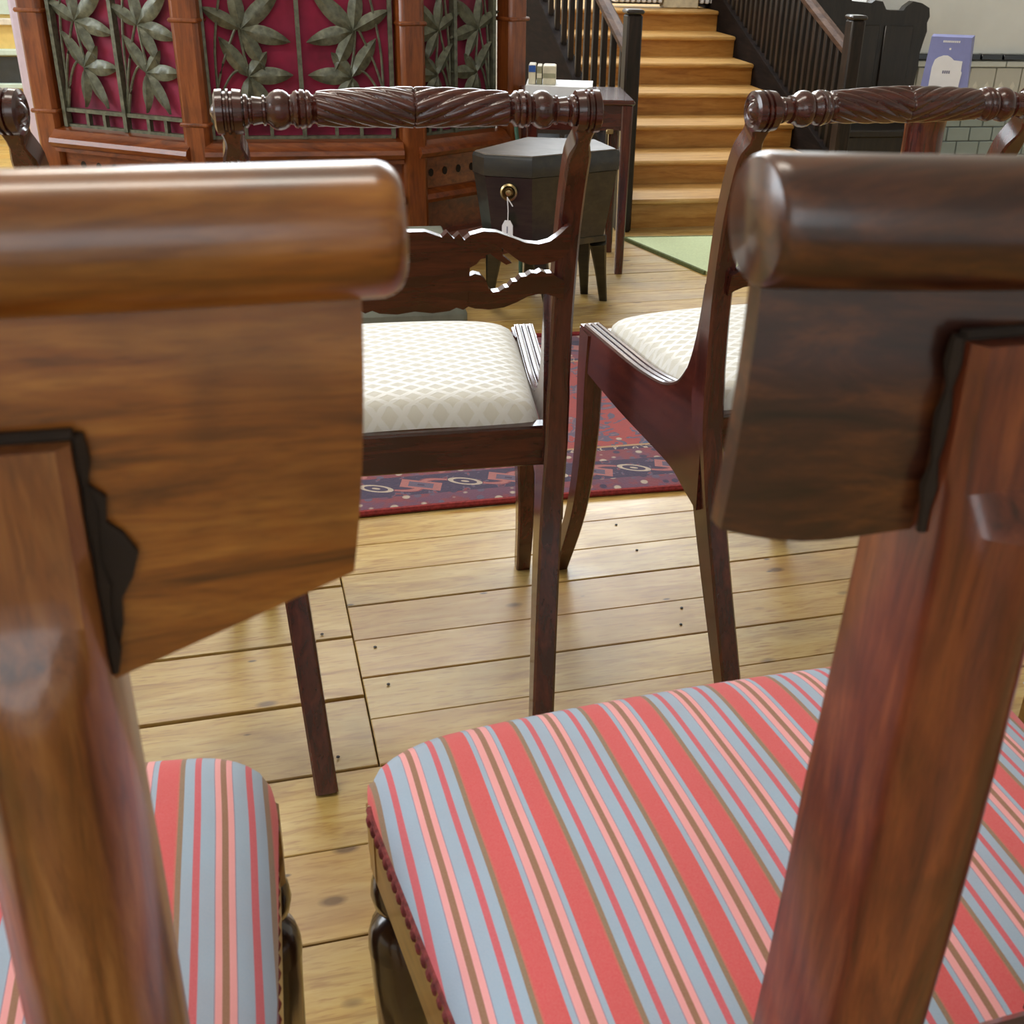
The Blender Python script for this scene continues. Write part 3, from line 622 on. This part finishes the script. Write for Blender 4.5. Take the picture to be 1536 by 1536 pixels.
# ------------------------------------------------------------------ rope-back mahogany chairs
def rope_chair(label):
    t = thing('dining_chair', label, 'chair', group='rope-back mahogany chairs')
    path = spline([(0, 0, 0), (.028, .09, 0), (.068, .22, 0), (.100, .34, 0), (.112, .43, 0), (.111, .53, 0), (.104, .63, 0), (.092, .71, 0), (.072, .775, 0), (.050, .812, 0), (.036, .838, 0)], 5)
    def px(z): return lerp(.141, .172, min(1, z / .43)) if z < .43 else lerp(.172, .180, (z - .43) / .40)
    for sx in (-1, 1):
        pts = [(sx * px(p.y), p.x, p.y) for p in path]
        wd = []
        for p in path:
            z = p.y; d = lerp(.027, .05, min(1, z / .40)) if z < .4 else lerp(.05, .026, min(1, (z - .4) / .2)); wd.append(((.029 if z < .5 else .027) * (1 - .42 * math.exp(-((z - .808) / .012) ** 2)), d))
        MB().sweep(pts, wd, cham=.22).build('back_post', M['mah_z'], t)
        # scroll head with ringed boss at its end
        hp = [(-.0125, .013), (-.012, .0205), (-.004, .0215), (-.003, .0190), (-.001, .0190), (0, .0215), (.002, .0215), (.003, .0190), (.005, .0190), (.006, .0215), (.0125, .0210), (.0135, .0185), (.0145, .0165), (.0135, .0150), (.0125, .0135), (.0145, .0115), (.0135, .0095), (.0165, .0065), (.0185, .0025)]
        hd = MB().lathe([(sx * a_, b_) for a_, b_ in hp], (sx * .180, .036, .834), 28, 'x')
        hd.build('scroll_head', M['mah_x'], t)
        # side rail sweeping out of the post, reeded on top
        sidex = lambda y: lerp(.171, .200, (y - .11) / .345)
        top = [(.122, .62), (.130, .56), (.142, .515), (.160, .482), (.185, .464), (.22, .455), (.28, .452), (.36, .456), (.465, .462)]
        bot = [(.465, .398), (.40, .386), (.32, .372), (.24, .362), (.17, .352), (.13, .335), (.095, .32), (.095, .45)]
        tp3 = [(p.x, p.y) for p in spline([(a, b, 0) for a, b in top], 4)]; bt3 = [(p.x, p.y) for p in spline([(a, b, 0) for a, b in bot[:-1]], 4)] + [(.10, .45), (.108, .56)]
        MB().prism(tp3 + bt3, -.0145, .0145, lambda a, b, d: (sx * sidex(a) + d, a, b)).build('side_rail', M['mah_y'], t, 30)
        rp = [Vector((sx * sidex(p.x), p.x, p.y)) for p in spline([(.150, .497, 0), (.168, .475, 0), (.19, .4625, 0), (.22, .455, 0), (.28, .452, 0), (.36, .456, 0), (.455, .4615, 0)], 4)]
        for q in (-.0095, 0, .0095):
            MB().tube([(p.x + q, p.y, p.z + .0005) for p in rp], .0043, 8).build('reed', M['mah_y'], t)
        # sabre front leg
        lp = spline([(sx * .199, .450, .455), (sx * .200, .455, .38), (sx * .203, .452, .27), (sx * .209, .468, .14), (sx * .217, .522, 0)], 6)
        MB().sweep(lp, [(lerp(.033, .024, i / len(lp)), lerp(.042, .024, i / len(lp))) for i in range(len(lp))], cham=.2).build('front_leg', M['mah_z'], t)
    MB().box((0, .112, .424), (.33, .024, .054), bev=.003).build('rear_rail', M['mah_x'], t)
    MB().box((0, .452, .424), (.385, .024, .056), bev=.003).build('front_rail', M['mah_x'], t)
    # twisted top rail
    n = 64; tw_ = .096
    def mod(tt, a):
        if abs(tt) > tw_: return 1
        ph = 9 * (a + math.pi * .85 * abs(tt) / tw_)
        return 1 - .15 * (1 - abs(math.sin(ph / 2)) ** .6)
    half = [(0, .0185)] + [(tw_ * i / 70, .0200 - .003 * (i / 70) ** 2) for i in range(1, 71)] + [(.097, .0145), (.099, .013), (.101, .0145), (.103, .0172), (.1055, .0178), (.107, .0165), (.1085, .0185), (.112, .0188), (.1135, .0165), (.115, .018), (.118, .0172), (.1195, .0145), (.122, .0140), (.124, .0165), (.128, .0185), (.132, .0192), (.136, .0188), (.1405, .0165), (.143, .0135), (.145, .0128), (.146, .0145), (.148, .0145), (.149, .0122), (.153, .0128), (.158, .0138), (.159, .0122), (.161, .012), (.1625, .0150), (.164, .0158), (.166, .0158), (.167, .0135), (.172, .0138)]
    prof = [(-a, b) for a, b in half[::-1]] + half[1:]
    rs = MB()
    zc = lambda x: .834 + .004 * math.cos(x / .18 * math.pi / 2)
    rings = []
    for tt, r in prof:
        rings.append([(tt, .036 + r * mod(tt, a) * math.cos(a), zc(tt) + r * mod(tt, a) * math.sin(a)) for a in (2 * math.pi * i / 96 for i in range(96))])
    rs.rings(rings).build('twisted_top_rail', M['mah_x'], t, 55)
    # pierced mid rail: carved tablet with paired scrolling arms
    fy = lambda z: .085 - .25 * (z - .642)
    spl = MB(); F = lambda a, b, d: (a, fy(b) + d, b + .010)
    ctr_top = [(-.062, .690), (-.055, .684), (-.049, .692), (-.043, .686), (-.036, .694), (-.03, .688), (-.012, .695), (.012, .695), (.03, .688), (.036, .694), (.043, .686), (.049, .692), (.055, .684), (.062, .690)]
    ctr_bot = [(.062, .602), (.056, .598), (.048, .601), (.04, .597), (.02, .595), (0, .598), (-.02, .595), (-.04, .597), (-.048, .601), (-.056, .598), (-.062, .602)]
    spl.prism(ctr_top + ctr_bot, -.007, .007, F)
    for sx in (-1, 1):
        up = [(.058, .690), (.072, .694), (.086, .6925), (.102, .686), (.118, .679), (.132, .677), (.144, .680), (.154, .688), (.163, .698), (.166, .698), (.166, .668), (.160, .660), (.150, .655), (.138, .652), (.124, .652), (.112, .657), (.100, .667), (.092, .674), (.094, .664), (.104, .655), (.098, .653), (.088, .660), (.080, .667), (.072, .664), (.066, .655), (.058, .650)]
        lo = [(.058, .640), (.064, .643), (.071, .641), (.077, .634), (.080, .624), (.085, .619), (.092, .620), (.098, .6245), (.102, .625), (.106, .6315), (.111, .632), (.115, .6375), (.121, .638), (.126, .642), (.132, .641), (.137, .644), (.143, .641), (.149, .641), (.156, .635), (.164, .630), (.164, .604), (.156, .610), (.146, .614), (.136, .615), (.124, .612), (.112, .605), (.098, .599), (.082, .597), (.066, .599), (.058, .602)]
        for pl in (up, lo): spl.prism([(a * sx * 1.055, b) for a, b in pl], -.007, .007, F)
    spl.build('pierced_mid_rail', M['mah_x'], t, 25)
    # drop-in cushion
    def cush(a, b):
        y = lerp(.112, .462, b); hw = lerp(.156, .188, b); u = 2 * a - 1
        e = (1 - abs(u) ** 6) * (1 - abs(2 * b - 1) ** 7)
        xx = u * hw; cr = max(0, abs(u) - .8) / .2; cf = max(0, b - .85) / .15
        y -= .02 * cr * cr * cf; xx *= 1 - .04 * cr * cf * cf
        return (xx, y, .446 + .036 * (max(0, e) ** .4) + .006 * (1 - u * u))
    cu = MB().grid(cush, 30, 26)
    cu.build('cushion', M['cream'], t, 60)
    return t
CH = rope_chair('cream-seated rope-back mahogany chair seen squarely from behind, between the striped chairs')
CH.location = (-.1485, 1.1235, 0); CH.rotation_euler = (0, 0, R(13.5)); CH.scale = (.96, .96, .96)
for (x, y, a, lb) in ((.369, 1.267, 20.5, 'cream-seated rope-back mahogany chair turned sideways, nearest the stairs'), (-.685, 1.03, 3, 'rope-back mahogany chair mostly out of view in front of the pulpit, leftmost')):
    c = copy_tree(CH); c.location = (x, y, 0); c.rotation_euler = (0, 0, R(a)); c['label'] = lb

# ------------------------------------------------------------------ striped chairs in the foreground
def striped_chair(label, loc, th, zr, zpt, zarc, a, yend, ycen, seat_f, seat_r, depth, post_top, post_bot, tone, phase, zb, seatz=.45, both=True):
    t = thing('dining_chair', label, 'chair', loc, th, 'striped seat chairs')
    rx, rz = M[tone + '_x'], M[tone + '_z']
    kk = (yend - ycen) / a ** 2
    yc = lambda x: ycen + kk * x * x
    # scroll roll along the top
    xs = [-1, -.998, -.993, -.985, -.975, -.965] + [-.95 + 1.9 * i / 30 for i in range(31)] + [.965, .975, .985, .993, .998, 1]; rings = []
    for x in xs:
        x = a * x; e = a - abs(x); q = min(1, (e + .0004) / (.007 if zb[7] < .8 else .004)); r = .0187 * (zb[7] + (1 - zb[7]) * math.sqrt(max(0, 1 - (1 - q) ** 2)))
        rings.append([(x, yc(x) + r * math.cos(k) - .002, zr + r * math.sin(k)) for k in (2 * math.pi * j / 28 for j in range(28))])
    MB().rings(rings).build('crest_roll', rx, t, 60)
    # tablet below it, curved in plan, lower edge shaped
    at = a - zb[3]
    tb = MB(); nz = 10; nx = 40
    def zlow(x):
        s = abs(x) / at; return lerp(zb[0], zb[1], max(0, (s - zb[2]) / (1 - zb[2]))) + zb[5] * math.sin(max(0, (s - zb[2]) / (1 - zb[2])) * 2 * math.pi)
    def tp_(i, j, side):
        x = at * (2 * i / nx - 1); v = j / nz; z = lerp(zr - .007, zlow(x), v); sh = 1 - zb[4] * (v * v if zb[4] > 0 else v) 
        return (x * sh, yc(x) + .004 + (zb[6] if side else -.008) + .010 * (v - .5) ** 2, z)
    vs = [tp_(i, j, 0) for j in range(nz + 1) for i in range(nx + 1)] + [tp_(i, j, 1) for j in range(nz + 1) for i in range(nx + 1)]
    o = (nx + 1) * (nz + 1); fs = []
    for j in range(nz):
        for i in range(nx):
            k = j * (nx + 1) + i; fs += [(k, k + 1, k + nx + 2, k + nx + 1), (o + k + nx + 1, o + k + nx + 2, o + k + 1, o + k)]
    for i in range(nx):
        k = nz * (nx + 1) + i; fs += [(k, k + 1, o + k + 1, o + k), (i + 1, i, o + i, o + i + 1)]
    for j in range(nz):
        k = j * (nx + 1); fs.append((k + nx + 1, k, o + k, o + k + nx + 1)); k += nx; fs.append((k, k + nx + 1, o + k + nx + 1, o + k))
    tb.add(vs, fs); tb.build('crest_tablet', rx, t, 50)
    # posts lapped onto the back of the tablet, rounded below, cut flat where they meet it
    for sx in (-1, 1):
        rings = []; N = 44
        for i in range(N + 1):
            v = i / N; z = lerp(zpt, .36, v); xc = sx * lerp(post_top, post_bot, v); wv = lerp(.040, .054, v) / 2
            yb = lerp(yc(xc) - .006, .012, v ** 1.3) - .006 * math.sin(math.pi * v)
            dep = lerp(.030, .042, min(1, v / .4)); fl_ = .010 + max(0, zarc - z) * 1.4 + max(0, (zpt - .03 - z)) * .10
            ring = []
            for j in range(13):
                u = -1 + j / 6; bul = .004 + .020 * (1 - abs(u) ** 2.2); ring.append((xc + u * wv, yb - min(bul, fl_ * (.85 if z > zarc else 1.0)), z))
            ring += [(xc + wv, yb + dep, z), (xc - wv, yb + dep, z)]; rings.append(ring)
        MB().rings(rings).build('back_post', rz, t, 32)
    # glue-blackened joint line round each post head
        gx = lambda z, k: sx * lerp(post_top, post_bot, (zpt - z) / (zpt - .36)) + k * lerp(.0205, .0215, (zpt - z) / .1)
        gl = MB()
        for k in (-1, 1):
            zz = [zpt + .001 - i * .008 for i in range(11)]; zz = [z for z in zz if z > zlow(sx * post_top) + .002]
            gl.tube([(gx(z, k) + k * .0008, yc(sx * post_top) - .0055, z) for z in zz], [.0022 + .0011 * math.sin(i * 2.3) for i in range(len(zz))], 6)
        gl.tube([(gx(zpt, -1), yc(sx * post_top) - .006, zpt + .001), (gx(zpt, 1), yc(sx * post_top) - .006, zpt + .001)], .0022, 6)
        gl.build('joint_gap', M['subfloor'], t)
        if zb[3] > .005 and sx > 0:
            blob = [(.0, .826), (.006, .820), (.005, .812), (.009, .808), (.0125, .801), (.010, .793), (.006, .786), (.005, .776), (.002, .764), (.0, .764)]
            MB().prism([(gx(b, 1) + a_, b) for a_, b in blob], -.0005, -.0025, lambda p, q, d: (p, yc(p) - .004 + .010 * ((zr - .007 - q) / .13 - .5) ** 2 + d, q)).build('worn_patch', M['subfloor'], t, 0)
    # upholstered seat
    def seat(q, b):
        y = lerp(.0, depth, b); hw = lerp(seat_r, seat_f, b) + .002; u = 2 * q - 1
        cr = max(0, abs(u) - .72) / .28; cf = max(0, b - .82) / .18
        y -= .016 * (cr ** 2) * cf; xx = u * hw * (1 - .035 * cr * cf ** 2)
        bow = .012 * (1 - u * u) * b
        e = max(0, (1 - abs(u) ** 9) * (1 - abs(2 * b - 1) ** 11)); return (xx, y + bow, seatz - .03 + .034 * e ** .45 + .018 * (1 - u * u) * (1 - (2 * b - 1) ** 2))
    MB().grid(seat, 44, 40).build('seat_cover', stripe_mat('striped_fabric', phase), t, 60)
    c = [(-seat_r - .003, .0), (seat_r + .003, .0), (seat_f - .003, depth - .040), (seat_f - .045, depth - .010), (-seat_f + .045, depth - .010), (-seat_f + .003, depth - .040)]
    MB().prism(c, seatz - .085, seatz - .028, lambda p, q, d: (p, q, d)).build('seat_rail', M['railoak'], t, 30)
    # scalloped braid along the edges
    def braid(p, q):
        p, q = Vector(p), Vector(q); L = (q - p).length; n_ = int(L / .0105); b = MB()
        for i in range(n_):
            x = p.lerp(q, (i + .5) / n_); b.lathe([(-.006, .001), (-.004, .0036), (0, .0046), (.004, .0036), (.006, .001)], tuple(x), 7)
        b.tube([p + Vector((0, 0, .006)), q + Vector((0, 0, .006))], .0028, 6); b.build('braid', M['gimp'], t)
    zb_ = seatz - .034
    for sx in (-1, 1): braid((sx * (seat_r + .0005), .004, zb_ - .001), (sx * (seat_f - .0045), depth - .042, zb_ - .001))
    braid((-seat_f + .045, depth - .008, zb_), (seat_f - .045, depth - .008, zb_))
    # turned and fluted front legs under a square block
    for sx in (-1, 1):
        X, Y = sx * (seat_f - (.025 if zb[7] > .8 else .021)), depth - .040
        MB().box((X, Y, seatz - .062), (.042, .042, .050), bev=.004).build('leg_block', M['railoak'], t)
        MB().lathe([(.362, .014), (.358, .019), (.348, .0225), (.338, .0235), (.328, .0215), (.320, .016), (.316, .0145), (.312, .019), (.306, .0245), (.296, .027), (.285, .0275)], (X, Y, 0), 26).build('leg_turning', M['ebony'], t)
        MB().lathe([(.286, .0272), (.26, .0268), (.19, .0245), (.186, .0215), (.12, .0195), (.06, .017), (.045, .0145), (.04, .019), (.03, .020), (.022, .016), (.0, .012)], (X, Y, 0), 48, mod=lambda tt, an: (1 - .05 * (.5 + .5 * math.cos(8 * an))) if .18 < tt < .28 else 1).build('leg', M['ebony'], t)
        rl = spline([(sx * post_bot, .012, seatz - .035), (sx * (post_bot + .004), -.008, .25), (sx * (post_bot + .018), -.07, .0)], 8)
        MB().sweep(rl, [(lerp(.050, .030, i / len(rl)), lerp(.058, .030, i / len(rl))) for i in range(len(rl))]).build('rear_leg', rz, t)
    MB().box((0, .004, .497), (2 * post_bot, .018, .03), bev=.006).build('cross_rail', rx, t)
    return t
striped_chair('golden brown rosewood chair with a striped seat, front left, its round-ended crest roll in view', (-.2754, .2423, 0), R(16), .892, .839, .777, .24, .012, .008, .182, .165, .359, .126, .115, 'rose', .149, (.750, .783, .60, .012, .03, 0, .006, .62))
striped_chair('dark rosewood chair with a red and blue striped seat, front right', (.2151, .3627, 0), R(18), .8975, .866, .817, .1695, .011, -.014, .255, .215, .373, .09, .082, 'rosedark', -.1155, (.796, .800, .45, .004, -.028, .003, .0, .85))
striped_chair('third striped chair, only a corner of its seat showing past the dark rosewood post', (.7205, .5105, 0), R(18), .8975, .866, .817, .1695, .011, -.014, .24, .20, .373, .09, .082, 'rosedark', -.1155, (.796, .800, .45, .004, -.028, .003, .0, .85))

# ------------------------------------------------------------------ right background: settle, round pedestal with sign
se = thing('settle', 'black oak settle with a carved shaped crest against the white wall', 'settle', (1.33, 5.2, 0), PHI)
crest = [(-.36, .30), (-.36, .95), (-.30, .99), (-.25, .96), (-.22, .90), (-.20, .90), (-.19, .866), (-.10, .858), (-.085, .872), (-.05, .866), (-.03, .83), (-.01, .826), (.05, .826), (.06, .845), (.09, .87), (.13, .862), (.168, .84), (.176, .80), (.168, .77), (.174, .73), (.165, .68), (.156, .62), (.160, .56), (.154, .48), (.150, .30)]
MB().prism(crest, .0, .04, lambda a, b, d: (a - .02, d, b * .82)).build('back_panel', M['sat'], se, 20)
for i in range(3):
    MB().box((-.29 + i * .155, -.004, .47), (.13, .012, .30), bev=.003).build('panel_field', M['sat'], se)
MB().box((-.13, -.16, .235), (.50, .34, .03), bev=.006).build('bench_seat', M['sat'], se)
MB().box((-.13, -.30, .12), (.48, .02, .22)).build('front_board', M['sat'], se, 0)
for x in (-.35, .13): MB().box((x - .02, -.15, .17), (.03, .32, .34), bev=.004).build('end_board', M['sat'], se)

pd = thing('pedestal', 'round polished mahogany pedestal carrying the lilac sign', 'pedestal', (.975, 3.32, 0))
MB().lathe([(0, .10), (.03, .10), (.045, .08), (.06, .06), (.09, .054), (.48, .054), (.52, .058), (.54, .075), (.55, .088)], n=40).build('column', M['mah_z'], pd)
MB().lathe([(.55, .09), (.552, .095), (.564, .095), (.567, .09), (.568, .01)], n=40).build('round_top', M['mah_x'], pd)
sg = thing('display_sign', 'tapered lilac card sign with a white label on the round pedestal', 'sign', (1.0, 3.30, .568), R(-2))
MB().rings([[(-.068, -.022, .003), (.062, -.022, .003), (.076, .022, .003), (-.054, .022, .003)], [(-.057, -.018, .157), (.050, -.018, .157), (.066, .016, .161), (-.045, .016, .161)]]).build('card_box', M['lilac'], sg, 0)
KS = .82; yy = lambda b: -.0224 + .0042 * b / .19 - .0006
lab = [(-.052, .03), (.045, .03), (.048, .07), (.050, .085), (.046, .090), (.046, .120), (.018, .122), (.008, .13), (-.004, .136), (-.018, .136), (-.034, .130), (-.044, .122), (-.05, .1)]
MB().prism(lab, 0, -.0012, lambda a, b, d: (a * KS - .003, yy(b) + d, b * KS)).build('white_label', M['tagw'], sg, 0)
tx = MB()
for i in range(4): tx.prism([(-.014 + i * .0065, .081), (-.0092 + i * .0065, .081), (-.0092 + i * .0065, .090), (-.014 + i * .0065, .090)], -.0013, -.0018, lambda a, b, d: (a * KS - .003, yy(b) + d, b * KS))
tx.build('label_print', M['ink'], sg, 0)
tx = MB()
for i in range(9): tx.prism([(-.026 + i * .0062, .175), (-.0215 + i * .0062, .175), (-.0215 + i * .0062, .181), (-.026 + i * .0062, .181)], 0, -.0008, lambda a, b, d: (a * KS - .003, yy(b) + d, b * KS))
tx.prism([(-.003, .153), (.003, .153), (.003, .159), (-.003, .159)], 0, -.0008, lambda a, b, d: (a * KS - .003, yy(b) + d, b * KS))
tx.build('heading_print', M['tagw'], sg, 0)
MB().box((0, .0, .0015), (.14, .05, .003)).build('foot', M['lilac_side'], sg, 0)

# ------------------------------------------------------------------ left background: glazed yellow cabinet, lilac post, pale chair
cb = thing('cabinet', 'yellow painted cabinet with dark glazing at the far end of the room', 'cabinet', (-2.72, 5.35, 0), PHI)
MB().box((0, .12, .36), (.9, .24, .72)).build('carcass', M['yellow'], cb, 0)
MB().box((0, -.01, .50), (.9, .03, .028), bev=.004).build('shelf_edge', M['bookpage'], cb)
MB().box((0, -.01, .375), (.92, .04, .026), bev=.004).build('ledge', M['mint'], cb)
MB().box((0, -.008, .30), (.86, .012, .11)).build('glazing', M['glassdark'], cb, 0)
MB().box((0, -.015, .235), (.92, .05, .022), bev=.004).build('ledge', M['mint'], cb)
MB().box((0, -.008, .60), (.86, .012, .14)).build('pale_panel', M['mint'], cb, 0)
for i in range(3): MB().box((-.29 + i * .29, -.008, .11), (.26, .014, .18), bev=.004).build('door', M['yellow'], cb)
lpst = MB().box((-2.09, 4.6, .6), (.06, .06, 1.2), PHI, bev=.01).build('post', M['lilacpost'])
tag(lpst, 'pale lilac painted post beside the left corner of the pulpit', 'post')
pc = thing('pale_chair', 'pale beige curved-back chair standing far left beyond the rope-back chair', 'chair', (-1.74, 3.05, 0), R(-20))
arc = [(.16 * math.cos(a), .0, .30 + .2 * math.sin(a)) for a in [math.pi * i / 16 for i in range(17)]]
MB().tube(arc, .014, 8).build('back_hoop', M['beige'], pc)
for i in range(3): MB().tube([((i - 1) * .075, 0, .26), ((i - 1) * .085, 0, .485)], .010, 8).build('spindle', M['beige'], pc)
MB().box((0, .15, .27), (.34, .32, .035), bev=.012).build('seat', M['beige'], pc)
for sx in (-1, 1):
    for sy in (.02, .28): MB().tube([(sx * .14, sy, .26), (sx * .155, sy, 0)], [.014, .010], 8).build('leg', M['beige'], pc)
